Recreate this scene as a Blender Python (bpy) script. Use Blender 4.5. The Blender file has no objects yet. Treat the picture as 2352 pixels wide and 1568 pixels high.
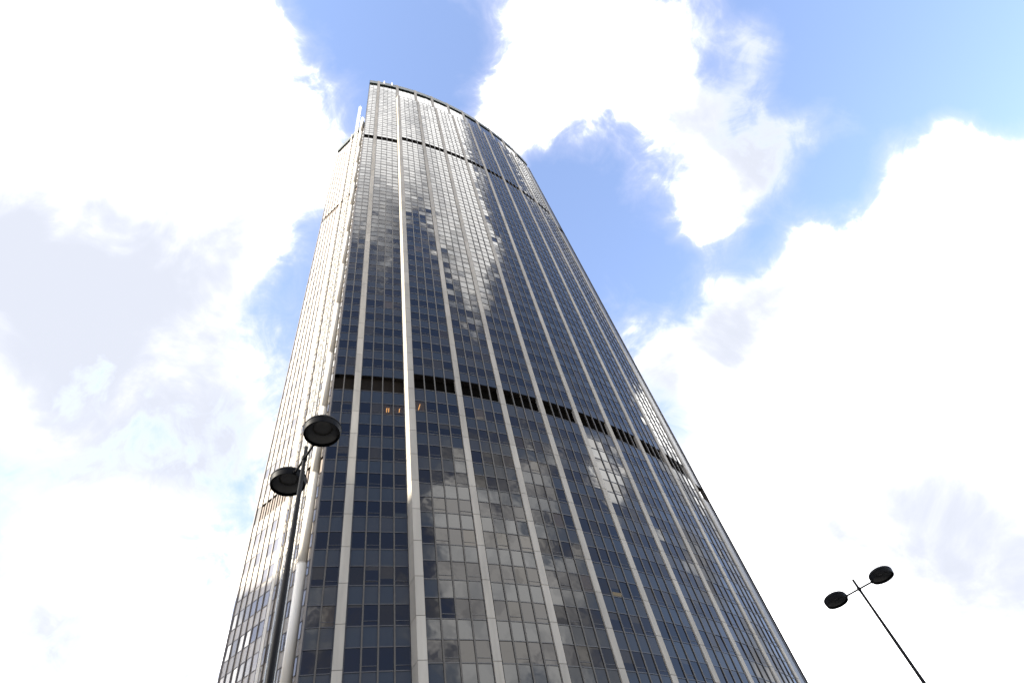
import bpy, math, random
import numpy as np
from mathutils import Matrix, Vector
random.seed(7)
RNG = np.random.default_rng(7)
scn = bpy.context.scene
col = scn.collection
rad = math.radians

# ------------------------------------------------------------------ camera
F_PX, ZX, ZY = 1390.0, 898.0, -198.0          # focal length and zenith point, in a 2352 x 1568 picture
zc = np.array([ZX - 1176, ZY - 784, F_PX]); zc /= np.linalg.norm(zc)
ac = np.array([0, 0, 1.0]) - zc * zc[2]; ac /= np.linalg.norm(ac)
bc = np.cross(ac, zc)
if bc[0] < 0: bc = -bc
WC = np.array([bc, ac, zc])                    # picture axes (right, down, forward) -> world
CAM = np.array([0, 0, 1.6])
cd = bpy.data.cameras.new('camera'); cam = bpy.data.objects.new('camera', cd); col.objects.link(cam)
cd.sensor_fit = 'HORIZONTAL'; cd.sensor_width = 36.0; cd.lens = F_PX / 2352 * 36.0
cd.clip_start = 0.1; cd.clip_end = 6000
r_, u_, k_ = WC @ [1, 0, 0], WC @ [0, -1, 0], WC @ [0, 0, -1]
cam.matrix_world = Matrix(((r_[0], u_[0], k_[0], CAM[0]), (r_[1], u_[1], k_[1], CAM[1]), (r_[2], u_[2], k_[2], CAM[2]), (0, 0, 0, 1)))
scn.camera = cam

def project(P):
    v = (np.asarray(P) - CAM) @ WC
    d = np.maximum(v[..., 2], 1e-6)
    return np.stack([1176 + F_PX * v[..., 0] / d, 784 + F_PX * v[..., 1] / d, v[..., 2]], -1)

# ------------------------------------------------------------------ sky, sun, exposure
SUN_AZ, SUN_EL = -117.8, 21.0                  # azimuth from +Y towards +X
scn.view_settings.view_transform = 'Standard'; scn.view_settings.look = 'None'
scn.view_settings.gamma = 1.0; scn.view_settings.use_curve_mapping = False
scn.view_settings.exposure = 1.7
scn.render.engine = 'CYCLES'
scn.cycles.max_bounces = 6; scn.cycles.sample_clamp_indirect = 6.0
try: scn.cycles.use_denoising = True
except Exception: pass

w = bpy.data.worlds.new('World'); scn.world = w; w.use_nodes = True
NT = w.node_tree; NT.nodes.clear()
def N(t, **kw):
    n = NT.nodes.new(t)
    for a, b in kw.items(): setattr(n, a, b)
    return n
def L(a, b): NT.links.new(a, b)
def M2(op, a, b=None, c=None, clamp=False):
    n = N('ShaderNodeMath', operation=op, use_clamp=clamp)
    for i, v in enumerate((a, b, c)):
        if v is None: continue
        if isinstance(v, (int, float)): n.inputs[i].default_value = v
        else: L(v, n.inputs[i])
    return n.outputs[0]
def smooth(x, lo, hi, a=0.0, b=1.0):
    n = N('ShaderNodeMapRange', interpolation_type='SMOOTHSTEP')
    L(x, n.inputs['Value'])
    n.inputs['From Min'].default_value = lo; n.inputs['From Max'].default_value = hi
    n.inputs['To Min'].default_value = a; n.inputs['To Max'].default_value = b
    return n.outputs[0]
def noise(vec, scale, detail=6, rough=0.55, offs=(0, 0, 0), dist=0.0):
    mp = N('ShaderNodeMapping'); L(vec, mp.inputs['Vector']); mp.inputs['Location'].default_value = offs
    n = N('ShaderNodeTexNoise'); L(mp.outputs[0], n.inputs['Vector'])
    n.inputs['Scale'].default_value = scale; n.inputs['Detail'].default_value = detail
    n.inputs['Roughness'].default_value = rough; n.inputs['Distortion'].default_value = dist
    return n.outputs['Fac']

sky = N('ShaderNodeTexSky', sky_type='NISHITA')
sky.sun_disc = False; sky.sun_elevation = rad(SUN_EL); sky.sun_rotation = rad(SUN_AZ)
sky.altitude = 50; sky.air_density = 1.0; sky.dust_density = 0.1; sky.ozone_density = 3.0
tc = N('ShaderNodeTexCoord'); DIR = tc.outputs['Generated']
sep = N('ShaderNodeSeparateXYZ'); L(DIR, sep.inputs[0])
zz = M2('ADD', M2('MAXIMUM', sep.outputs[2], -0.2), 1.0)
cmb = N('ShaderNodeCombineXYZ'); L(M2('DIVIDE', sep.outputs[0], zz), cmb.inputs[0]); L(M2('DIVIDE', sep.outputs[1], zz), cmb.inputs[1])
PLANE = cmb.outputs[0]                         # the sky dome laid flat about the zenith

# cloud masses: (azimuth, elevation, reach in degrees, weight); negative ones are gaps of blue
CLOUDS = []
def stereo(az, el):
    r = math.tan(rad((90 - el) / 2)); return r * math.sin(rad(az)), r * math.cos(rad(az))
def sky_from_picture(x, y):
    d = WC @ np.array([x - 1176, y - 784, F_PX]); d /= np.linalg.norm(d)
    return math.degrees(math.atan2(d[0], d[1])), math.degrees(math.asin(d[2]))
SEEN = [  # picture x, y, reach in degrees, weight
    (150, 150, 18, 1.3), (420, 330, 13, 1.0), (120, 560, 18, .9), (560, 200, 7, .7), (640, 420, 6, .7), (250, 900, 17, .50),
    (90, 1180, 11, .35), (150, 1460, 9, .85), (480, 720, 9, .45), (470, 1100, 9, .30), (500, 1520, 5, .5), (600, 60, 3, .5), (785, 185, 2.5, .7),
    (700, 560, 5, -.7), (760, 60, 6, -1.0), (940, 110, 7, -1.2), (640, 660, 4, -.3), (400, 1320, 6, .30), (60, 1090, 6, .35), (330, 1230, 5, .25),
    (1250, 200, 7, 1.2), (1450, 120, 8, 1.2), (1180, 260, 5, .8), (1330, 20, 5, .8), (1540, 60, 4, .6), (1180, 30, 4, .45),
    (1030, 180, 5, -.7), (1320, 470, 9, -1.2), (1450, 640, 7, -1.0), (1680, 300, 3, -.4),
    (1750, 110, 3.6, 1.5), (1660, 400, 6.5, 1.0), (1820, 280, 5.5, 1.0), (1620, 500, 4, .8), (1930, 275, 4, .9), (1600, 250, 4, .6), (1440, 390, 4, .35),
    (2080, 110, 11, -1.2), (2250, 180, 7, -.9), (1980, 440, 4.5, -1.0), (1750, 560, 4, -.9), (2000, 200, 5, -.6),
    (2190, 420, 6, 1.1), (2320, 430, 6, 1.0), (2060, 620, 8, 1.2), (1850, 620, 4.5, .8), (1750, 780, 8, 1.2), (1560, 810, 5, 1.1), (1900, 950, 14, 1.2),
    (2250, 800, 12, 1.2), (1750, 1200, 12, 1.2), (2150, 1250, 12, 1.0), (2100, 1550, 14, 1.1), (2290, 545, 3, -1.1), (2340, 40, 3, .5), (1850, 170, 4, -.8), (1650, 170, 2.5, -.5), (1890, 410, 4, -.7), (2130, 360, 2.5, -.6), (2200, 285, 2.6, .9), (2275, 300, 3, -.7), (2335, 350, 3, .6), (1880, 570, 3, .6), (1950, 560, 2.5, -.7), (1600, 730, 2.5, -.5), (2070, 320, 3, .7), (600, 700, 5, -.6), (500, 60, 3, -.5)]
GREY = [(80, 930, 19, .50), (380, 860, 13, .28), (120, 640, 13, .20), (130, 1420, 5, .55), (500, 1100, 10, .35), (2200, 1180, 11, .60), (2340, 1250, 8, .35), (1750, 450, 5, .35)]   # shaded undersides
for x, y, rr, ww in SEEN:
    az, el = sky_from_picture(x, y); CLOUDS.append((az, el, rr, ww))
CLOUDS += [  # the rest of the dome, as the tower's panes mirror it
    (150, 82, 14, 1.4), (125, 74, 11, 1.2), (150, 67, 9, 1.2), (108, 68, 8, 1.2), (114, 63, 7, 1.2),
    (72, 66, 10, -1.0), (84, 56, 9, -1.1), (66, 52, 9, -.9), (133, 55, 7.5, -1.1), (150, 52, 7.5, -.9), (104, 50, 8, -.9), (164, 60, 6, -.6), (132, 65, 3.5, -.9),
    (150, 46, 6, -.7), (126, 48, 4, -.6), (53, 43, 6, .9), (105, 42, 7, 1.2), (84, 39, 5.5, 1.1), (130, 38, 8, 1.2), (118, 35, 11, 1.2), (128, 28, 10, 1.2), (107, 27, 9, 1.1),
    (150, 38, 7, -.7), (70, 37, 5, -.8), (90, 33, 4, -.6), (66, 30, 5, 1.1), (76, 33, 3.5, .7), (82, 24, 6, -.7), (97, 28, 4, -.1), (153, 33, 6, .65), (150, 25, 7, -.4),
    (-150, 40, 22, .7), (-120, 60, 20, .9), (-160, 70, 12, .7), (180, 30, 14, .3), (-120, 25, 18, .5), (-85, 30, 16, .5), (60, 20, 10, .6), (-170, 12, 16, .5)]
acc = None
for az, el, rr, ww in CLOUDS:
    x, y = stereo(az, el)
    sc = 0.5 * (1 + x * x + y * y)             # local scale of the flattened dome
    dn = N('ShaderNodeVectorMath', operation='DISTANCE'); L(PLANE, dn.inputs[0]); dn.inputs[1].default_value = (x, y, 0)
    g = smooth(dn.outputs['Value'], 0.0, rad(rr) * sc * 1.35, ww, 0.0)
    acc = g if acc is None else M2('ADD', acc, g)
n_big = noise(DIR, 3.1, 3, 0.5, (3.1, 1.7, 0.4))
n_mid = noise(DIR, 6.5, 12, 0.60, (0.3, 5.2, 2.2), 0.6)
n_fin = noise(DIR, 19.0, 10, 0.62, (7.3, 0.2, 4.2), 0.8)
fld = M2('ADD', acc, M2('MULTIPLY', M2('SUBTRACT', n_big, 0.5), 1.0))
fld = M2('ADD', fld, M2('MULTIPLY', M2('SUBTRACT', n_mid, 0.5), 3.3))
fld = M2('ADD', fld, M2('MULTIPLY', M2('SUBTRACT', n_fin, 0.5), 1.7))
dens = smooth(fld, -0.10, 1.05)
veil = smooth(fld, -0.9, 0.6, 0.01, 0.18)      # thin haze round the clouds
low = smooth(sep.outputs[2], 0.2, 0.80, 0.34, 0.0)      # paler air towards the horizon
sdot = N('ShaderNodeVectorMath', operation='DOT_PRODUCT'); L(DIR, sdot.inputs[0]); sdot.inputs[1].default_value = (math.sin(rad(SUN_AZ)), math.cos(rad(SUN_AZ)), 0)
low = M2('MULTIPLY', low, smooth(sdot.outputs['Value'], -0.45, 0.45, 0.15, 1.0))   # and most of all on the sun's side
haze = M2('ADD', veil, low)
shade = smooth(noise(DIR, 2.6, 5, 0.5, (1.0, 8.0, 3.0)), 0.25, 0.55)
for x, y, rr, ww in GREY:
    az, el = sky_from_picture(x, y); px_, py_ = stereo(az, el); sc = 0.5 * (1 + px_ * px_ + py_ * py_)
    dn = N('ShaderNodeVectorMath', operation='DISTANCE'); L(PLANE, dn.inputs[0]); dn.inputs[1].default_value = (px_, py_, 0)
    shade = M2('SUBTRACT', shade, smooth(dn.outputs['Value'], 0.0, rad(rr) * sc * 1.35, ww, 0.0))
shade = M2('ADD', shade, M2('MULTIPLY', M2('SUBTRACT', n_mid, 0.5), 1.4))
shade = M2('POWER', M2('MAXIMUM', shade, 0.0, clamp=True), 3.2)
CLOUD_L = 14.0
cm = N('ShaderNodeMix', data_type='RGBA'); L(shade, cm.inputs[0])
cm.inputs[6].default_value = (1.66, 1.74, 1.98, 1)
ov = smooth(sep.outputs[2], 0.72, 0.97, 1.0, 0.72)       # overhead one looks at the greyer undersides
thick = M2('POWER', dens, 3.0)                          # thin edges scatter less light than thick cloud
def mixrgb(kind, a, b, f=1.0):
    n = N('ShaderNodeMix', data_type='RGBA', blend_type=kind)
    for i, v in ((0, f), (6, a), (7, b)):
        if isinstance(v, (int, float)): n.inputs[i].default_value = v
        elif isinstance(v, tuple): n.inputs[i].default_value = v
        else: L(v, n.inputs[i])
    return n.outputs[2]
L(mixrgb('MULTIPLY', (CLOUD_L, CLOUD_L * .985, CLOUD_L * .96, 1), ov), cm.inputs[7])
cl = mixrgb('MIX', (2.3, 2.38, 2.5, 1), cm.outputs[2], thick)
air = mixrgb('MIX', mixrgb('MULTIPLY', sky.outputs[0], (1.58, 1.25, 1.15, 1)), (3.0, 2.75, 3.0, 1), haze)
full = mixrgb('MIX', air, cl, M2('POWER', dens, 1.3))
bg = N('ShaderNodeBackground'); L(full, bg.inputs['Color']); bg.inputs['Strength'].default_value = 0.15
wo = N('ShaderNodeOutputWorld'); L(bg.outputs[0], wo.inputs['Surface'])

sd = bpy.data.lights.new('sun', 'SUN'); sd.energy = 5.0; sd.angle = rad(0.9); sd.color = (1.0, 0.93, 0.80)
so = bpy.data.objects.new('sun', sd); col.objects.link(so)
SUN = Vector((math.sin(rad(SUN_AZ)) * math.cos(rad(SUN_EL)), math.cos(rad(SUN_AZ)) * math.cos(rad(SUN_EL)), math.sin(rad(SUN_EL))))
so.rotation_euler = SUN.to_track_quat('Z', 'Y').to_euler(); so.location = (-60, -30, 60)

# ------------------------------------------------------------------ materials
def mat(name, base, rough=0.6, metal=0.0, ior=1.5, vary=0.0, vscale=3.0, streak=0.0, bump=0.0, bscale=1.0, rnd=None, tint=None, emit=None, blinds=None):
    m = bpy.data.materials.new(name); m.use_nodes = True; t = m.node_tree; b = t.nodes['Principled BSDF']
    b.inputs['Base Color'].default_value = (*base, 1); b.inputs['Roughness'].default_value = rough
    b.inputs['Metallic'].default_value = metal; b.inputs['IOR'].default_value = ior
    if tint: b.inputs['Specular Tint'].default_value = (*tint, 1)
    if emit: b.inputs['Emission Color'].default_value = (*emit[0], 1); b.inputs['Emission Strength'].default_value = emit[1]
    g = t.nodes.new('ShaderNodeNewGeometry'); src = None
    if vary or streak:
        n = t.nodes.new('ShaderNodeTexNoise'); n.inputs['Scale'].default_value = vscale; n.inputs['Detail'].default_value = 6
        mp = t.nodes.new('ShaderNodeMapping'); t.links.new(g.outputs['Position'], mp.inputs['Vector'])
        mp.inputs['Scale'].default_value = (1, 1, 0.12 if streak else 1); t.links.new(mp.outputs[0], n.inputs['Vector'])
        r = t.nodes.new('ShaderNodeMapRange'); t.links.new(n.outputs['Fac'], r.inputs['Value'])
        r.inputs['From Min'].default_value = .25; r.inputs['From Max'].default_value = .75
        v = max(vary, streak); r.inputs['To Min'].default_value = 1 - v; r.inputs['To Max'].default_value = 1 + v * .6
        mu = t.nodes.new('ShaderNodeMix'); mu.data_type = 'RGBA'; mu.blend_type = 'MULTIPLY'; mu.inputs[0].default_value = 1
        mu.inputs[6].default_value = (*base, 1); t.links.new(r.outputs[0], mu.inputs[7]); src = mu.outputs[2]
    if rnd:                                     # piece-to-piece differences carried by the mesh attribute 'rnd'
        at = t.nodes.new('ShaderNodeAttribute'); at.attribute_name = 'rnd'
        cr = t.nodes.new('ShaderNodeValToRGB'); t.links.new(at.outputs['Fac'], cr.inputs[0])
        e = cr.color_ramp.elements; cr.color_ramp.interpolation = 'CONSTANT'
        while len(e) < len(rnd): e.new(0.5)
        for i, (p, c) in enumerate(rnd): e[i].position = p; e[i].color = (*c, 1)
        if src is not None:
            mu2 = t.nodes.new('ShaderNodeMix'); mu2.data_type = 'RGBA'; mu2.blend_type = 'MULTIPLY'; mu2.inputs[0].default_value = 1
            t.links.new(src, mu2.inputs[6]); t.links.new(cr.outputs[0], mu2.inputs[7]); src = mu2.outputs[2]
        else: src = cr.outputs[0]
    if blinds:                                  # roller blinds let down behind some of the panes, each to its own height
        def mth(op, x, y):
            q = t.nodes.new('ShaderNodeMath'); q.operation = op
            for i, v in enumerate((x, y)):
                if isinstance(v, (int, float)): q.inputs[i].default_value = v
                else: t.links.new(v, q.inputs[i])
            return q.outputs[0]
        at2 = t.nodes.new('ShaderNodeAttribute'); at2.attribute_name = 'rise'
        w1 = t.nodes.new('ShaderNodeTexWhiteNoise'); w1.noise_dimensions = '1D'; t.links.new(mth('MULTIPLY', at.outputs['Fac'], 91.7), w1.inputs['W'])
        w2 = t.nodes.new('ShaderNodeTexWhiteNoise'); w2.noise_dimensions = '1D'; t.links.new(mth('MULTIPLY', at.outputs['Fac'], 37.3), w2.inputs['W'])
        mask = mth('MULTIPLY', mth('LESS_THAN', w1.outputs['Value'], blinds[0]), mth('GREATER_THAN', at2.outputs['Fac'], w2.outputs['Value']))
        bm_ = t.nodes.new('ShaderNodeMix'); bm_.data_type = 'RGBA'; t.links.new(mask, bm_.inputs[0]); t.links.new(src, bm_.inputs[6]); bm_.inputs[7].default_value = (*blinds[1], 1)
        src = bm_.outputs[2]
    if src is not None: t.links.new(src, b.inputs['Base Color'])
    if bump:
        n2 = t.nodes.new('ShaderNodeTexNoise'); n2.inputs['Scale'].default_value = bscale; n2.inputs['Detail'].default_value = 2
        t.links.new(g.outputs['Position'], n2.inputs['Vector'])
        bp = t.nodes.new('ShaderNodeBump'); bp.inputs['Strength'].default_value = 1.0; bp.inputs['Distance'].default_value = bump
        t.links.new(n2.outputs['Fac'], bp.inputs['Height']); t.links.new(bp.outputs[0], b.inputs['Normal'])
    return m
MT = {}
MT['glass'] = mat('bronze_glass', (.01, .01, .012), .02, ior=1.37, tint=(1, .97, .93), bump=.010, bscale=.55,
                  rnd=[(0, (.001, .002, .007)), (.45, (.0012, .002, .006)), (.75, (.0025, .0025, .005)), (.90, (.007, .006, .006)), (.955, (.020, .015, .011)), (.982, (.045, .035, .026))], blinds=(.24, (.021, .018, .0145)))
MT['spandrel'] = mat('spandrel_glass', (.05, .055, .06), .04, ior=1.40, tint=(1, .99, .97), bump=.008, bscale=.6,
                     rnd=[(0, (.0165, .020, .0245)), (.3, (.018, .021, .0245)), (.6, (.0195, .0215, .024)), (.85, (.0215, .0225, .024))])
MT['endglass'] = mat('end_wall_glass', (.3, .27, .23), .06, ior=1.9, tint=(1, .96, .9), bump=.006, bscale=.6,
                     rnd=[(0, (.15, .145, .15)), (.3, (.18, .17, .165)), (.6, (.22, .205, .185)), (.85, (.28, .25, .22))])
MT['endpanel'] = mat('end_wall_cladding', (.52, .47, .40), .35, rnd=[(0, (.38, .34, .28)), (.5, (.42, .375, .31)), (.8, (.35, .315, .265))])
MT['stone'] = mat('pale_stone', (.29, .267, .226), .8, vary=.10, vscale=1.3, streak=.20, bump=.002, bscale=14,
                  rnd=[(0, (.93, .93, .93)), (.3, (1, 1, 1)), (.7, (.97, .965, .95)), (.88, (1.06, 1.06, 1.06))])
MT['joint'] = mat('stone_joint', (.09, .082, .07), .9)
MT['bronze'] = mat('bronze_frame', (.022, .019, .017), .38, ior=1.5, vary=.15, vscale=2)
MT['mull'] = mat('bronze_mullion', (.060, .053, .043), .45, ior=1.35, vary=.15, vscale=2)
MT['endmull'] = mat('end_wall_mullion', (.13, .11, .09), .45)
MT['dark'] = mat('dark_recess', (.006, .0055, .005), .9, ior=1.02)
MT['louvre'] = mat('louvre', (.004, .0036, .003), .8, ior=1.02)  # near black: shade of the deep recess put into the colour
MT['brownlouvre'] = mat('brown_louvre', (.014, .0115, .009), .7, ior=1.1)
MT['endlouvre'] = mat('end_louvre', (.15, .115, .09), .7)  # paler copy for the end wall, its sunlit look put into the colour
MT['coping'] = mat('roof_coping', (.030, .042, .036), .5, vary=.15)
MT['white'] = mat('white_enamel', (.72, .67, .57), .45, vary=.06, vscale=.4, streak=.06)
MT['galv'] = mat('galvanised_steel', (.52, .52, .48), .42, metal=.35, vary=.12, vscale=3)
MT['black'] = mat('black_paint', (.002, .002, .0025), .5, ior=1.18, vary=.25, vscale=9)
MT['refl'] = mat('lamp_reflector', (.006, .006, .006), .4)
MT['lens'] = mat('lamp_lens', (.025, .024, .022), .35, ior=1.4)
MT['tube'] = mat('lit_tube', (.9, .6, .25), .5, emit=((1, .60, .24), .26))
MT['red'] = mat('red_beacon', (.55, .10, .08), .4)
MT['paving'] = mat('paving', (.13, .125, .12), .85, vary=.25, vscale=.6)
MT['neigh'] = mat('pale_concrete', (.45, .43, .39), .85, vary=.12, vscale=.5)
MT['roofm'] = mat('roof_gravel', (.25, .24, .22), .9, vary=.2)
def clear_glass():
    m = bpy.data.materials.new('clear_bronze_glass'); m.use_nodes = True; t = m.node_tree; t.nodes.clear()
    o = t.nodes.new('ShaderNodeOutputMaterial'); mxs = t.nodes.new('ShaderNodeMixShader'); fr = t.nodes.new('ShaderNodeFresnel')
    fr.inputs['IOR'].default_value = 1.37; tr = t.nodes.new('ShaderNodeBsdfTransparent'); tr.inputs[0].default_value = (.8, .72, .62, 1)
    gl = t.nodes.new('ShaderNodeBsdfGlossy'); gl.inputs['Roughness'].default_value = .02; gl.inputs['Color'].default_value = (1, .95, .88, 1)
    ge = t.nodes.new('ShaderNodeNewGeometry'); mu = t.nodes.new('ShaderNodeMath'); mu.operation = 'MULTIPLY_ADD'; mu.inputs[1].default_value = -1; mu.inputs[2].default_value = 1; t.links.new(ge.outputs['Backfacing'], mu.inputs[0])
    m3 = t.nodes.new('ShaderNodeMath'); m3.operation = 'MULTIPLY'; t.links.new(fr.outputs[0], m3.inputs[0]); t.links.new(mu.outputs[0], m3.inputs[1]); t.links.new(m3.outputs[0], mxs.inputs[0]); t.links.new(tr.outputs[0], mxs.inputs[1]); t.links.new(gl.outputs[0], mxs.inputs[2]); t.links.new(mxs.outputs[0], o.inputs[0])
    return m
MT['clear'] = clear_glass()

# ------------------------------------------------------------------ helpers
class MB:
    """collects convex hexahedra and other faces, then links them as one mesh object"""
    def __init__(s): s.v = []; s.f = []; s.r = []; s.n = 0; s.h = {}
    def hexa(s, b, t, r=0.0):                   # four corners below, four above (same order, counter-clockwise seen from above)
        i = s.n; s.v += list(b) + list(t); s.n += 8
        for j in range(4): s.h[i + 4 + j] = 1.0
        s.f += [(i + 3, i + 2, i + 1, i), (i + 4, i + 5, i + 6, i + 7)] + [(i + j, i + (j + 1) % 4, i + 4 + (j + 1) % 4, i + 4 + j) for j in range(4)]
        s.r += [r] * 6
    def prism(s, poly, z0, z1, r=0.0):          # poly counter-clockwise
        i = s.n; k = len(poly)
        s.v += [(x, y, z0) for x, y in poly] + [(x, y, z1) for x, y in poly]; s.n += 2 * k
        s.f += [tuple(reversed(range(i, i + k))), tuple(range(i + k, i + 2 * k))] + [(i + j, i + (j + 1) % k, i + k + (j + 1) % k, i + k + j) for j in range(k)]
        s.r += [r] * (k + 2)
    def tube(s, p, q, r0, r1=None, n=10, caps=True, rv=0.0):
        r1 = r0 if r1 is None else r1; p = Vector(p); q = Vector(q); d = (q - p).normalized()
        a = d.orthogonal().normalized(); b = d.cross(a); i = s.n
        for c, rr in ((p, r0), (q, r1)):
            for j in range(n):
                t = 2 * math.pi * j / n; s.v.append(tuple(c + rr * (math.cos(t) * a + math.sin(t) * b)))
        s.n += 2 * n; fs = [(i + j, i + (j + 1) % n, i + n + (j + 1) % n, i + n + j) for j in range(n)]
        if caps: fs += [tuple(reversed(range(i, i + n))), tuple(range(i + n, i + 2 * n))]
        s.f += fs; s.r += [rv] * len(fs)
    def lathe(s, prof, n=48, rv=0.0):           # profile of (radius, z) about the local z axis
        i = s.n; k = len(prof)
        for j in range(n):
            t = 2 * math.pi * j / n; s.v += [(max(p[0], 1e-4) * math.cos(t), max(p[0], 1e-4) * math.sin(t), p[1]) for p in prof]
        s.n += n * k
        for j in range(n):
            for m in range(k - 1):
                s.f.append((i + j * k + m, i + ((j + 1) % n) * k + m, i + ((j + 1) % n) * k + m + 1, i + j * k + m + 1)); s.r.append(rv)
    def mesh(s, name, m):
        me = bpy.data.meshes.new(name); me.from_pydata([tuple(map(float, v)) for v in s.v], [], s.f)
        a = me.attributes.new('rnd', 'FLOAT', 'FACE'); a.data.foreach_set('value', np.array(s.r, dtype=np.float32))
        hh = np.zeros(len(s.v), dtype=np.float32)
        for j, v in s.h.items(): hh[j] = v
        me.attributes.new('rise', 'FLOAT', 'POINT').data.foreach_set('value', hh)
        me.materials.append(m); me.update(); return me
    def obj(s, name, m, parent=None, loc=None, kind=None, smooth=False):
        o = link(name, s.mesh(name, m), parent, loc)
        if kind: o['kind'] = kind
        if smooth:
            for p in o.data.polygons: p.use_smooth = True
        return o
def link(name, data, parent=None, loc=None):
    o = bpy.data.objects.new(name, data); col.objects.link(o)
    if parent is not None: o.parent = parent
    if loc is not None: o.location = loc
    return o
def tag(o, label, cat, group=None):
    o['label'] = label; o['category'] = cat
    if group: o['group'] = group
    return o

# ------------------------------------------------------------------ ground
g = MB(); n = 64
g.v = [(1500 * math.cos(2 * math.pi * i / n), 1500 * math.sin(2 * math.pi * i / n), 0) for i in range(n)]; g.f = [tuple(range(n))]; g.r = [0]
go = g.obj('ground', MT['paving']); go['kind'] = 'structure'

# ------------------------------------------------------------------ tower
FL = 3.42
def zk(k): return 1.6 + (k + 16.6) * FL         # storey number counted from the lower plant floor
C0 = np.array([-54.28, 118.19])
RB, RS = 85.85, 86.80                           # glass line of the end bays, and of the forward skin
def at(th, r): return np.array([C0[0] + r * math.cos(rad(th)), C0[1] + r * math.sin(rad(th))])
def theta_at(az, r):                            # where a sight line of that azimuth meets the arc of radius r
    d = np.array([math.sin(rad(az)), math.cos(rad(az))]); b = d @ C0; t = b - math.sqrt(b * b - C0 @ C0 + r * r)
    p = d * t - C0; return math.degrees(math.atan2(p[1], p[0]))
TH_L, TH_R = -66.86, -27.6
TH_M = -44.8
U = np.array([-math.sin(rad(TH_M)), math.cos(rad(TH_M))]); NV = np.array([math.cos(rad(TH_M)), math.sin(rad(TH_M))])
PL = at(TH_L, RB); PF = PL - 24.74 * NV; MID = (PL + PF) / 2
VL = MID + 3.95 * U                             # vertex of the notch in the left end
PRr = at(TH_R, RB)
def mirror(p): return p - 2 * ((p - MID) @ NV) * NV
VR = (PRr + mirror(PRr)) / 2 - 3.95 * U
CENTRE = (MID + (PRr + mirror(PRr)) / 2) / 2
TWR = bpy.data.objects.new('glass_tower', None); col.objects.link(TWR); TWR.location = (CENTRE[0], CENTRE[1], 0); TWR.empty_display_size = 5
tag(TWR, 'tall curved dark glass office tower with pale stone piers and two black plant-floor bands', 'tower')
OFF = (-CENTRE[0], -CENTRE[1], 0)

Z0 = 0.0
B1 = (zk(-.8), zk(0)); B2 = (zk(26.5), zk(27.24)); ZSK = zk(38.9); ZTOP = zk(42.25); ZCOP = zk(43.1); ZROOF = zk(44.0)
SEG_B = [(Z0, B1[0]), (B1[1], B2[0]), (B2[1], ZTOP)]
SEG_S = [(Z0, B1[0]), (B1[1], B2[0]), (B2[1], ZSK)]
def arc(th0, th1, r, n): return [at(th0 + (th1 - th0) * i / n, r) for i in range(n + 1)]
def curved_box(mb, th0, th1, r0, r1, z0, z1, n):
    for i in range(n):
        a, b = th0 + (th1 - th0) * i / n, th0 + (th1 - th0) * (i + 1) / n
        q = [at(a, r1), at(b, r1), at(b, r0), at(a, r0)]
        mb.hexa([(*p, z0) for p in q], [(*p, z1) for p in q])
# solid core behind all glass
near = arc(TH_L + .35, TH_R - .35, RB - .75, 24)
inset = 0.6
core = near + [VR - inset * U] + [mirror(p) for p in reversed(near)] + [VL + inset * U]
c = MB(); c.prism([tuple(p) for p in core], Z0, zk(43.5)); c.obj('core_wall', MT['dark'], TWR, OFF)
# frames that carry the panes
b = MB()
for z0, z1 in SEG_B: curved_box(b, TH_L, TH_R, RB - .78, RB - .06, z0, z1, 24)
b.obj('end_bay_frame', MT['bronze'], TWR, OFF)
TH_S0 = theta_at(-16.6, RS); TH_S1 = -32.1 + .25
b = MB()
for z0, z1 in SEG_S: curved_box(b, TH_S0, TH_S1, RB - .10, RS - .06, z0, z1, 24)
b.obj('skin_frame', MT['bronze'], TWR, OFF)
# far side (out of sight): plain walls
b = MB()
farc = [mirror(p) for p in arc(TH_L, TH_R, RB - .05, 24)]; fin = [mirror(p) for p in arc(TH_L, TH_R, RB - .7, 24)]
for i in range(24):
    q = [farc[i], fin[i], fin[i + 1], farc[i + 1]]
    q = q if (q[1] - q[0])[0] * (q[2] - q[1])[1] - (q[1] - q[0])[1] * (q[2] - q[1])[0] > 0 else q[::-1]
    b.hexa([(*p, Z0) for p in q], [(*p, ZTOP) for p in q])
b.obj('rear_wall', MT['bronze'], TWR, OFF)
# the four end walls (each half of the two notches)
def slab(mb, p, q, out, t0, t1, z0, z1):       # a straight wall piece from p to q between offsets t0..t1 along out
    a = [p + out * t1, q + out * t1, q + out * t0, p + out * t0]
    cr = (a[1] - a[0])[0] * (a[2] - a[1])[1] - (a[1] - a[0])[1] * (a[2] - a[1])[0]
    if cr < 0: a = a[::-1]
    mb.hexa([(*x, z0) for x in a], [(*x, z1) for x in a])
def outn(p, q, away):
    d = (q - p) / np.linalg.norm(q - p); o = np.array([d[1], -d[0]])
    return o if o @ (p - away) > 0 else -o
for p, q in ((PF, VL), (VL, PL), (PRr, VR), (VR, mirror(PRr))):
    o = outn(p, q, CENTRE)
    for z0, z1 in SEG_B:
        b = MB(); slab(b, p, q, o, -.62, -.06, z0, z1); b.obj('end_wall_frame', MT['bronze'], TWR, OFF)
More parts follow.
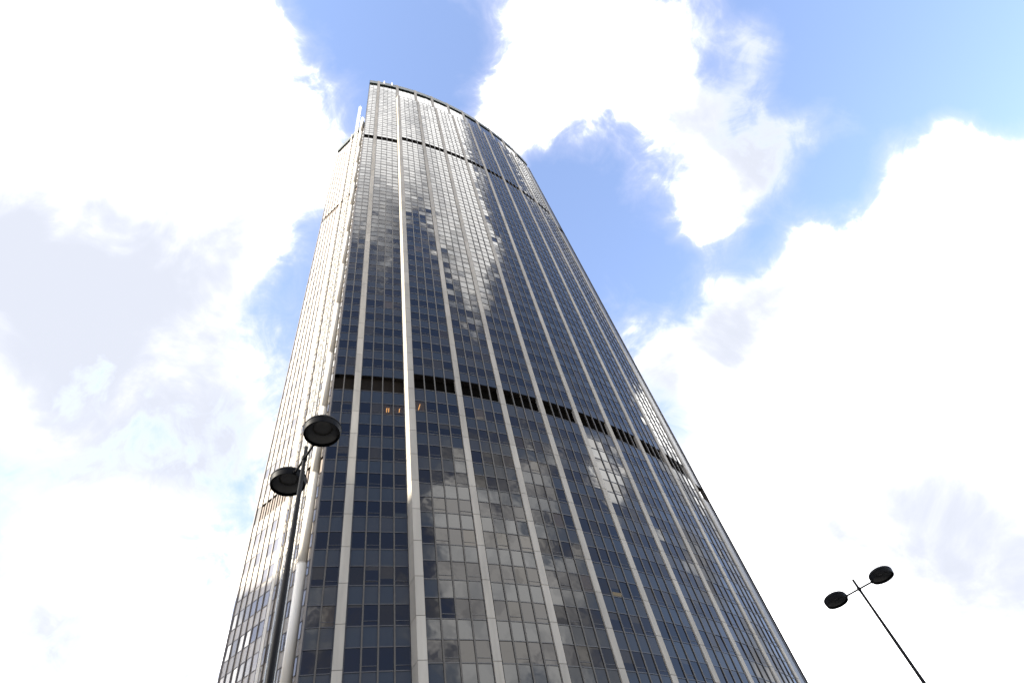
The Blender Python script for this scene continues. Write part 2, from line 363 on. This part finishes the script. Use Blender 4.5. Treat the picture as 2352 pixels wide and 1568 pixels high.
# plant floors: louvres deep in the two bands
oF = outn(PF, VL, CENTRE)
for z0, z1 in (B1, B2):
    b = MB(); curved_box(b, TH_S0 - .02, TH_S1, RB - .40, RS - .70, z0 - .3, z1 + .3, 24); b.obj('plant_louvre', MT['louvre'], TWR, OFF)
    b = MB(); curved_box(b, TH_L + .1, TH_S0 - .05, RB - .74, RB - .45, z0 - .3, z1 + .3, 6); b.obj('plant_louvre', MT['brownlouvre'], TWR, OFF)
    b = MB(); slab(b, PF + (VL - PF) * .01, VL, oF, -.5, -.22, z0 - .2, z1 + .2); b.obj('end_plant_louvre', MT['endlouvre'], TWR, OFF)
# roof recess and coping
b = MB(); curved_box(b, TH_L - .02, TH_R + .02, RB - 1.6, RB + .10, ZCOP, ZROOF, 36)
for p, q in ((PF, VL), (VL, PL), (PRr, VR), (VR, mirror(PRr))): slab(b, p, q, outn(p, q, CENTRE), -1.2, .12, ZCOP + .003, ZROOF - .003)
b.obj('coping', MT['coping'], TWR, OFF)
b = MB(); b.prism([tuple(p) for p in core], zk(43.5) + .004, zk(43.6)); b.obj('roof', MT['roofm'], TWR, OFF)

# pane rows: (kind, z0, z1, storey)
def rows(ktop):
    out = []
    ks = [(-1.39 - i) for i in range(14)][::-1] + [1 + i for i in range(26)] + [28.24 + i for i in range(14)]
    for k in ks:
        if k > ktop: break
        out.append(('w', zk(k - .52), zk(k), k))
        if k not in (1, ): out.append(('s', zk(k - 1), zk(k - .52), k)) if abs(k - 28.24) > .01 else out.append(('s', B2[1], zk(k - .52), k))
        else: out.append(('s', B1[1], zk(k - .52), k))
    out.append(('s', zk(-1.39), B1[0], -.5)); out.append(('s', zk(26), B2[0], 26.5))
    return out
ROW_S = rows(38.3) + [('s', zk(38.24), ZSK - .12, 38.9)]
ROW_B = rows(41.3) + [('s', zk(41.24), ZTOP - .04, 42.2)]

# columns: centre point on the pane plane, tangent, outward normal, width
HP = math.degrees(.37 / RS)
PIER = [-57.45 + 3.62 * i for i in range(8)]    # forward skin piers right of the step pier
TP0 = theta_at(-15.97, RS + .25)
columns = []                                    # (section, P, tangent, normal, width, index in bay)
def bay(sec, a, b, n, r):
    for i in range(n):
        t0, t1 = a + (b - a) * i / n, a + (b - a) * (i + 1) / n
        p, q = at(t0, r), at(t1, r); d = q - p; wd = np.linalg.norm(d); d = d / wd
        columns.append((sec, (p + q) / 2, d, np.array([d[1], -d[0]]), wd, i))
LP = -65.08; HPL = math.degrees(.41 / RB)
TH_STEP = theta_at(-17.5, RB)
bay('left', TH_L + .10, LP - HPL, 2, RB)
bay('left', LP + HPL, TH_STEP, 4, RB)
edges = [TP0] + [x for p in PIER for x in (p - HP, p + HP)]
skin_bays = [(edges[2 * i], edges[2 * i + 1]) for i in range(8)]
for a, b_ in skin_bays: bay('skin', a, b_, 4, RS)
dW = (VL - PF); lw = np.linalg.norm(dW); dW = dW / lw
for i in range(12): columns.append(('end', PF + dW * lw * (i + .5) / 12, dW, oF, lw / 12, i))

GAP = .07
panes = []                                      # every pane of glass or spandrel: kind, section, centre, tangent, normal, size, index, storey
for ci, (sec, P, d, nn, wd, i) in enumerate(columns):
    for kind, z0, z1, k in (ROW_S if sec == 'skin' else ROW_B):
        panes.append((kind, sec, np.array([P[0], P[1], (z0 + z1) / 2]), d, nn, wd - 2 * GAP, z1 - z0 - .08, i, k, ci))
top_bays = []                                   # the row of tall panels above the skin, on the line of the end bays
for bi, (a, b_) in enumerate(skin_bays):
    for i in range(4):
        t0, t1 = a + (b_ - a) * i / 4, a + (b_ - a) * (i + 1) / 4
        p, q = at(t0, RB), at(t1, RB); d = q - p; wd = np.linalg.norm(d); d = d / wd
        panes.append(('s', 'top', np.array([*((p + q) / 2), (ZSK + ZTOP) / 2 + .1]), d, np.array([d[1], -d[0]]), wd - 2 * GAP, ZTOP - ZSK - .35, i, 40.5, 1000 + bi * 4 + i))
def corners(pn):
    _, _, c, d, nn, wd, h, *_r = pn; D = np.array([d[0], d[1], 0]) * wd / 2; H = np.array([0, 0, h / 2])
    return np.array([c - D - H, c + D - H, c + D + H, c - D + H])
def seen_area(pn):
    c = corners(pn); v = CAM - pn[2]
    if v[0] * pn[4][0] + v[1] * pn[4][1] <= 0: return 0
    q = project(c)
    if q[:, 0].max() < 0 or q[:, 0].min() > 2352 or q[:, 1].min() > 1568: return 0
    x, y = q[:, 0], q[:, 1]
    return abs(np.dot(x, np.roll(y, -1)) - np.dot(y, np.roll(x, -1))) / 2
areas = [seen_area(p) for p in panes]
single = set()
for kd in 'ws':
    idx = sorted((i for i in range(len(panes)) if panes[i][0] == kd), key=lambda i: -areas[i])
    single |= set(i for i in idx[:300] if areas[i] > 0)
LIT = {(4, -1.39), (5, -1.39), (6, -1.39)}       # windows with a lit tube behind them: column number, storey
TH = .03
mesh_cache = {}
def pane_mesh(kind, wd, h, rq, m, name):
    key = (name, kind, round(wd, 2), round(h, 2), rq, m.name)
    if key not in mesh_cache:
        b = MB(); x, y = round(wd, 2) / 2, round(h, 2) / 2
        q = [(-x, -TH / 2), (x, -TH / 2), (x, TH / 2), (-x, TH / 2)]
        b.hexa([(*p, -y) for p in q], [(*p, y) for p in q], rq); mesh_cache[key] = b.mesh(name, m)
    return mesh_cache[key]
rest = {}
def frame(d, nn, ta, tb):                       # axes of a pane, out of true by small angles
    X = Vector((d[0], d[1], 0)); Y = -Vector((nn[0], nn[1], 0)); Z = Vector((0, 0, 1))
    Mx = Matrix((X, Y, Z)).transposed()
    return Mx @ Matrix.Rotation(ta, 3, 'X') @ Matrix.Rotation(tb, 3, 'Z')
VENT = .21
for pi, pn in enumerate(panes):
    kind, sec, c, d, nn, wd, h, ix, k, ci = pn
    amp = .50 if kind == 'w' else .34
    ta, tb = rad(RNG.normal(0, amp)), rad(RNG.normal(0, amp)); rv = float(RNG.random())
    rq = min(int(rv * 80), 79) / 80 + .006
    F3 = frame(d, nn, ta, tb)
    if sec == 'end': m = MT['endglass'] if kind == 'w' else MT['endpanel']; base = 'end_wall_pane' if kind == 'w' else 'end_wall_panel'
    else: m = MT['glass'] if kind == 'w' else MT['spandrel']; base = 'window_pane' if kind == 'w' else 'spandrel_panel'
    lit = kind == 'w' and (ci, k) in LIT
    if lit: m = MT['clear']
    vent = kind == 'w' and sec in ('skin', 'left') and ix % 2 == 1
    pieces = [(0.0, h, False)]
    if vent: pieces = [(h * VENT / 2, h * (1 - VENT) - .03, False), (-h * (1 - VENT) / 2, h * VENT - .03, True)]
    if pi in single or lit:
        dz, hh, _ = pieces[0]
        o = link(base, pane_mesh(kind, wd, hh, rq, m, base), TWR)
        o.matrix_local = Matrix.Translation(Vector((c[0] - CENTRE[0], c[1] - CENTRE[1], c[2] + dz))) @ F3.to_4x4()
        if vent:
            dz2, hh2, _ = pieces[1]
            v = link('vent_pane', pane_mesh(kind, wd, hh2, rq, m, 'vent_pane'), o); v.location = (0, 0, dz2 - dz)
            if RNG.random() < .03: v.rotation_euler = (rad(RNG.uniform(10, 20)), 0, 0); v.location = (0, -.07, dz2 - dz)
        if lit:
            b = MB()
            for j, (x0, zz0, x1, zz1) in enumerate({4: [(-.14, -.40, -.10, .3), (.08, -.38, .12, .3)], 5: [(.02, -.45, .08, .2)], 6: [(-.22, -.62, .0, .35)]}[ci]):
                b.hexa([(x0 - .045, .02, zz0), (x0 + .045, .02, zz0), (x0 + .045, .05, zz0), (x0 - .045, .05, zz0)], [(x1 - .045, .02, zz1), (x1 + .045, .02, zz1), (x1 + .045, .05, zz1), (x1 - .045, .05, zz1)])
            b.obj('lamp_tube', MT['tube'], o)
    else:
        mb = rest.setdefault((base, m.name), (MB(), m))[0]
        for dz, hh, _ in pieces:
            q = [(-wd / 2, -TH / 2), (wd / 2, -TH / 2), (wd / 2, TH / 2), (-wd / 2, TH / 2)]
            T = Vector((c[0], c[1], c[2] + dz))
            mb.hexa([tuple(F3 @ Vector((*p, -hh / 2)) + T) for p in q], [tuple(F3 @ Vector((*p, hh / 2)) + T) for p in q], rq)
for (base, _), (mb, m) in rest.items(): mb.obj(base, m, TWR, OFF, kind='stuff')

# mullions between the columns, and the transom bars across them
def fin(sec, P, d, nn, z0, z1, wdt, proj, m):
    b = MB(); q = [(-wdt / 2, .06), (wdt / 2, .06), (wdt / 2, -proj), (-wdt / 2, -proj)]
    q = [p * np.array([1, 1]) for p in map(np.array, q)]
    pts = [d * p[0] - nn * p[1] for p in q]
    cr = (pts[1] - pts[0])[0] * (pts[2] - pts[1])[1] - (pts[1] - pts[0])[1] * (pts[2] - pts[1])[0]
    if cr < 0: pts = pts[::-1]
    b.hexa([(p[0], p[1], z0) for p in pts], [(p[0], p[1], z1) for p in pts])
    return b.obj('mullion', m, TWR, (P[0] - CENTRE[0], P[1] - CENTRE[1], 0))
for (sec, P, d, nn, wd, i) in columns:
    nb = {'left': None, 'skin': 3, 'end': 11}[sec]
    Q = P + d * wd / 2
    zt = ZSK - .05 if sec == 'skin' else ZTOP - .02
    if sec == 'skin' and i < 3: fin(sec, Q, d, nn, Z0, zt, .125, .10, MT['mull'])
    if sec == 'end' and i < 11: fin(sec, Q, d, nn, Z0, zt, .11, .12, MT['endmull'])
lefts = [c_ for c_ in columns if c_[0] == 'left']
for j in (0, 2, 3, 4):
    sec, P, d, nn, wd, i = lefts[j]; fin(sec, P + d * wd / 2, d, nn, Z0, ZTOP - .02, .12, .11, MT['mull'])
tr = MB(); tre = MB()
for pn in panes:
    kind, sec, c, d, nn, wd, h, ix, k, ci = pn
    if sec == 'top': continue
    D = d * (wd / 2 + .03); mb = tre if sec == 'end' else tr
    def bar(z, hh, pr):
        a = [c[:2] - D, c[:2] + D]; q = [a[0] + nn * pr, a[1] + nn * pr, a[1] - nn * .05, a[0] - nn * .05]
        cr = (q[1] - q[0])[0] * (q[2] - q[1])[1] - (q[1] - q[0])[1] * (q[2] - q[1])[0]
        if cr < 0: q = q[::-1]
        mb.hexa([(*p, z - hh / 2) for p in q], [(*p, z + hh / 2) for p in q])
    bar(c[2] + h / 2 + .035, .085, .05)
    if kind == 'w' and sec in ('skin', 'left') and ix % 2 == 1: bar(c[2] - h / 2 + h * VENT, .045, .04)
tr.obj('transom', MT['bronze'], TWR, OFF, kind='stuff')
tre.obj('end_wall_transom', MT['endmull'], TWR, OFF, kind='stuff')

# piers: a core with stone panels on it
pier_specs = []                                 # (footprint counter-clockwise, z0, z1)
def ccw(q):
    s = sum(q[i][0] * q[(i + 1) % len(q)][1] - q[(i + 1) % len(q)][0] * q[i][1] for i in range(len(q)))
    return q if s > 0 else q[::-1]
def pier_poly(th, half, r0, r1):
    h = math.degrees(half / r1); return ccw([at(th - h, r1), at(th + h, r1), at(th + h, r0), at(th - h, r0)])
pier_specs.append((pier_poly(LP, .36, RB - .2, RB + .22), Z0, zk(44.08)))
p0 = ccw([at(theta_at(-16.88, RS + .25), RS + .25), at(TP0, RS + .25), at(TP0 + .1, RB + .2), at(theta_at(-17.05, RB - .2), RB - .2), at(TH_STEP + .02, RB - .2), at(TH_STEP + .02, RB)])
pier_specs.append((p0, Z0, ZSK + .15))
for t in PIER: pier_specs.append((pier_poly(t, .335, RS - .3, RS + .13), Z0, ZSK))
thr = [(theta_at(-17.51, RB + .1) + theta_at(-16.23, RB + .1)) / 2] + PIER
for t in thr: pier_specs.append((pier_poly(t, .38, RB - .3, RB + .16), ZSK - .6, zk(44.08)))
def shrink(q, e):
    c = np.mean(q, axis=0); return [p + (c - p) / np.linalg.norm(c - p) * e for p in q]
cand = []
for si, (q, z0, z1) in enumerate(pier_specs):
    k = -17 + .12
    zs = [z0] + [zk(-17 + .12 + i) for i in range(63) if z0 + .8 < zk(-17 + .12 + i) < z1 - .8] + [z1]
    for a, b_ in zip(zs[:-1], zs[1:]):
        c = np.array([*np.mean(q, axis=0), (a + b_) / 2]); pr = project(c)
        ok = -40 < pr[0] < 2400 and -20 < pr[1] < 1600
        cand.append((1 / pr[2] ** 2 if ok else 0, si, a, b_))
order = sorted(range(len(cand)), key=lambda i: -cand[i][0]); solo = set(i for i in order[:300] if cand[i][0] > 0)
piers = []
for si, (q, z0, z1) in enumerate(pier_specs):
    cc = np.mean(q, axis=0); loc = [p - cc for p in q]
    b = MB(); b.prism([tuple(p) for p in shrink(loc, .05)], z0, z1 - .02)
    po = b.obj('pier', MT['joint'], TWR, (cc[0] - CENTRE[0], cc[1] - CENTRE[1], 0)); piers.append((po, loc, MB(), {}))
for i, (_, si, a, b_) in enumerate(cand):
    po, loc, mb, cache = piers[si]; rv = float(RNG.integers(0, 6)) / 6 + .05; gp = .022
    if i in solo:
        key = (round(b_ - a, 2), rv)
        if key not in cache:
            m1 = MB(); m1.prism([tuple(p) for p in loc], gp, b_ - a - gp, rv); cache[key] = m1.mesh('stone_panel', MT['stone'])
        link('stone_panel', cache[key], po, (0, 0, a))
    else: mb.prism([tuple(p) for p in loc], a + gp, b_ - gp, rv)
for po, loc, mb, cache in piers:
    if mb.f: mb.obj('stone_panel', MT['stone'], po, kind='stuff')
# corner posts of the end walls
b = MB(); q = pier_poly(TH_R - .02, .12, RB - .5, RB + .12); b.prism([tuple(p) for p in q], Z0, ZTOP); b.obj('corner_post', MT['mull'], TWR, OFF)
b = MB(); q = pier_poly(TH_L + .03, .07, RB - .5, RB + .10); b.prism([tuple(p) for p in q], Z0, ZTOP); b.obj('corner_post', MT['endmull'], TWR, OFF)
b = MB(); b.tube((*(PF + oF * .02), Z0), (*(PF + oF * .02), ZTOP), .14, n=8); b.obj('corner_post', MT['endmull'], TWR, OFF)

# ------------------------------------------------------------------ things fixed to the end wall
def wall_pt(az, off):                           # where a sight line meets the plane that stands off the left end wall
    d = np.array([math.sin(rad(az)), math.cos(rad(az))]); p = PF + oF * off
    A = np.array([[d[0], -dW[0]], [d[1], -dW[1]]]); s = np.linalg.solve(A, p); return d * s[0]
pd = wall_pt(-28.45, .75)
duct = bpy.data.objects.new('white_duct', None); col.objects.link(duct); duct.location = (pd[0], pd[1], 0)
tag(duct, 'thick white sunlit round duct running up the notch in the tower end', 'duct')
zj = [0, 14, 28, 42.5, 55, 67, 79.5, 94, 108.5, 123, 137.5, 152, 166.5, 181, 196, 211.5]
for a, b_ in zip(zj[:-1], zj[1:]):
    m = MB(); m.tube((0, 0, a + .03), (0, 0, b_ - .03), .52, n=28); m.obj('duct_section', MT['white'], duct, smooth=False)
for z in zj[1:-1]:
    m = MB(); m.tube((0, 0, z - .05), (0, 0, z + .05),   .526, n=28); cl = m.obj('collar', MT['white'], duct)
    m = MB(); e = -oF
    m.tube((0, 0, z), (e[0] * .8, e[1] * .8, z), .06, n=8); m.obj('bracket', MT['galv'], cl)
m = MB(); m.lathe([(.54, 211.5), (.54, 211.7), (.40, 212.0), (0, 212.1)], 28); m.obj('cap', MT['white'], duct)
for o in duct.children:
    if o.name.startswith(('duct_section', 'cap')):
        for p in o.data.polygons: p.use_smooth = len(p.vertices) == 4

pm = wall_pt(-29.85, .75)
mast = bpy.data.objects.new('lattice_mast', None); col.objects.link(mast); mast.location = (pm[0], pm[1], 0)
tag(mast, 'slim pale lattice mast beside the white duct, rising above the tower roof', 'mast')
H = 234.0; hw = .36; dd = dW; on = oF
for sx, sy in ((-1, 1), (1, 1), (-1, -1), (1, -1)):
    p = dd * sx * hw + on * sy * .28
    m = MB(); m.tube((p[0], p[1], 0), (p[0], p[1], H), .075, n=8); m.obj('chord', MT['galv'], mast)
m = MB(); st = 1.15; k = 0
for i in range(int(H / st)):
    z = i * st
    s = 1 if i % 2 else -1
    for sy in (1, -1):
        a = dd * -s * hw + on * sy * .28; e = dd * s * hw + on * sy * .28
        m.tube((*a, z), (*e, z + st), .035, n=5); m.tube((*(dd * -hw + on * sy * .28), z), (*(dd * hw + on * sy * .28), z), .03, n=5)
    for sx in (1, -1):
        a = dd * sx * hw + on * -s * .28; e = dd * sx * hw + on * s * .28
        m.tube((*a, z), (*e, z + st), .03, n=5)
m.obj('lattice_brace', MT['galv'], mast, kind='stuff')
for i in range(1, 18):
    m = MB(); m.tube((0, 0, i * 11.6), (-on[0] * .72, -on[1] * .72, i * 11.6), .05, n=6); m.obj('wall_tie', MT['galv'], mast)

pr_ = wall_pt(-30.92, .30)
rp = bpy.data.objects.new('riser_pipe', None); col.objects.link(rp); rp.location = (pr_[0], pr_[1], 0)
tag(rp, 'thin pale twin pipe running up the end wall left of the lattice mast', 'pipe')
for s in (-.13, .13):
    p = dd * s; m = MB(); m.tube((p[0], p[1], 0), (p[0], p[1], 207.5), .10, n=10); m.obj('pipe', MT['white'], rp)
for i in range(1, 25):
    m = MB(); z = i * 8.55; a = dd * -.28; e = dd * .28
    m.tube((a[0], a[1], z), (e[0], e[1], z), .05, n=6); m.tube((0, 0, z), (-on[0] * .3, -on[1] * .3, z), .04, n=6); m.obj('clip', MT['galv'], rp)

# two small panel antennas on the parapet
for az, lab in ((-22.02, 'small white panel antenna on the parapet beside the end pier'), (-18.93, 'small white panel antenna on the parapet beside the bright step pier')):
    t = theta_at(az, RB + .25); p = at(t, RB + .28)
    a = bpy.data.objects.new('panel_antenna', None); col.objects.link(a); a.location = (p[0], p[1], zk(43.0)); a.rotation_euler = (0, 0, rad(t))
    tag(a, lab, 'antenna', 'panel antennas on the parapet')
    m = MB(); m.prism([(-.02, -.17), (.12, -.17), (.16, -.12), (.16, .12), (.12, .17), (-.02, .17)], .2, 4.3); m.obj('radome', MT['white'], a)
    m = MB(); m.tube((-.10, 0, 0), (-.10, 0, 4.9), .045, n=8); m.obj('mounting_pole', MT['galv'], a)
    for z in (.9, 3.4):
        m = MB(); m.tube((-.26, 0, z), (.0, 0, z), .03, n=6); m.obj('clamp', MT['galv'], a)
# red warning lamp by the duct head
pb = wall_pt(-28.35, -.2)
a = bpy.data.objects.new('warning_beacon', None); col.objects.link(a); a.location = (pb[0], pb[1], ZROOF)
tag(a, 'small red warning lamp on the roof edge behind the white duct head', 'beacon')
m = MB(); m.tube((0, 0, 0), (0, 0, 4.2), .07, n=8); m.obj('post', MT['galv'], a)
m = MB(); m.lathe([(.0, 4.2), (.28, 4.2), (.30, 4.5), (.30, 6.2), (.22, 6.6), (0, 6.7)], 20); m.obj('lamp', MT['red'], a)

# ------------------------------------------------------------------ street lamps
def street_lamp(px, py, ang, label, tilt):
    """twin-headed lamp; ang: bearing of the arm, tilt: lean of each head"""
    root = bpy.data.objects.new('street_lamp', None); col.objects.link(root); root.location = (px, py, 0); root.rotation_euler = (0, 0, ang)
    tag(root, label, 'street lamp', 'twin-headed street lamps')
    m = MB(); m.tube((0, 0, .02), (0, 0, 9.98), .080, .032, n=20); pole = m.obj('pole', MT['black'], root, smooth=False)
    for p in pole.data.polygons: p.use_smooth = len(p.vertices) == 4
    m = MB(); m.lathe([(.0, .0), (.20, .0), (.20, .03), (.13, .06), (.12, .5), (.080, .55)], 24); m.obj('base_plate', MT['black'], root)
    m = MB(); m.tube((-.40, 0, 9.70), (.40, 0, 9.70), .021, n=10); m.obj('arm', MT['black'], root)
    m = MB(); m.tube((0, 0, 9.66), (0, 0, 9.74), .046, n=14); m.obj('arm_clamp', MT['black'], root)
    for s in (1, -1):
        h = bpy.data.objects.new('lamp_head', None)
        m = MB(); m.lathe([(.0, .205), (.18, .20), (.272, .185), (.305, .16), (.322, .13), (.325, .105), (.316, .100), (.316, .090), (.322, .085), (.308, .0), (.304, -.012), (.294, -.012), (.291, .0), (.285, .09), (.24, .15), (0, .16)], 56)
        hd = m.obj('lamp_head', MT['black'], root, (s * .70, 0, 9.66), smooth=False)
        hd.rotation_euler = (tilt[0 if s > 0 else 1][0], tilt[0 if s > 0 else 1][1], 0)
        for p in hd.data.polygons: p.use_smooth = True
        hd.data.set_sharp_from_angle(angle=rad(28))
        m = MB(); m.lathe([(.286, .05), (.27, .08), (.20, .13), (.10, .145), (0, .145)], 40); r = m.obj('reflector', MT['refl'], hd, smooth=True)
        m = MB(); m.lathe([(0, .105), (.06, .107), (.12, .115), (.17, .132), (.175, .138)], 32); m.obj('lens', MT['lens'], hd, smooth=True)
        m = MB(); m.tube((-s * .33, 0, .04), (-s * .29, 0, .04), .045, n=10); m.obj('arm_socket', MT['black'], hd)
    return root
lampL = street_lamp(-4.12, 7.18, math.atan2(-.86, .96), 'black twin-headed street lamp in front of the tower end wall', ((0, 0), (0, 0)))
lampR = street_lamp(7.42, 17.42, math.atan2(-.68, 1.24), 'black twin-headed street lamp standing clear against white cloud', ((0, 0), (0, 0)))

# ------------------------------------------------------------------ unseen block added on the sunward side to shade the foot of the tower
s2 = np.array([math.sin(rad(SUN_AZ)), math.cos(rad(SUN_AZ))]); lat = np.array([-s2[1], s2[0]])
cb = np.array([-13, 42.5]) + s2 * 100
nb = bpy.data.objects.new('office_block', None); col.objects.link(nb); nb.location = (cb[0], cb[1], 0); nb.rotation_euler = (0, 0, math.atan2(-s2[1], -s2[0]))
tag(nb, 'pale concrete slab block of offices across the square from the tower', 'building')
HB = 40 + 100 * math.tan(rad(SUN_EL))
m = MB(); m.prism([(-16, -34), (0, -34), (0, 34), (-16, 34)], 0, HB - 1.0); m.obj('wall', MT['neigh'], nb)
m = MB(); m.prism([(-16.3, -34.3), (.3, -34.3), (.3, 34.3), (-16.3, 34.3)], HB - 1.0, HB); m.obj('roof', MT['roofm'], nb)
m = MB()
for f_ in range(int((HB - 4) / 3.4)):
    for j in range(22):
        y = -33 + j * 3.0; z = 3.6 + f_ * 3.4; m.prism([(-.1, y + .4), (.04, y + .4), (.04, y + 2.6), (-.1, y + 2.6)], z, z + 1.7, .3)
m.obj('window_pane', MT['glass'], nb, kind='stuff')
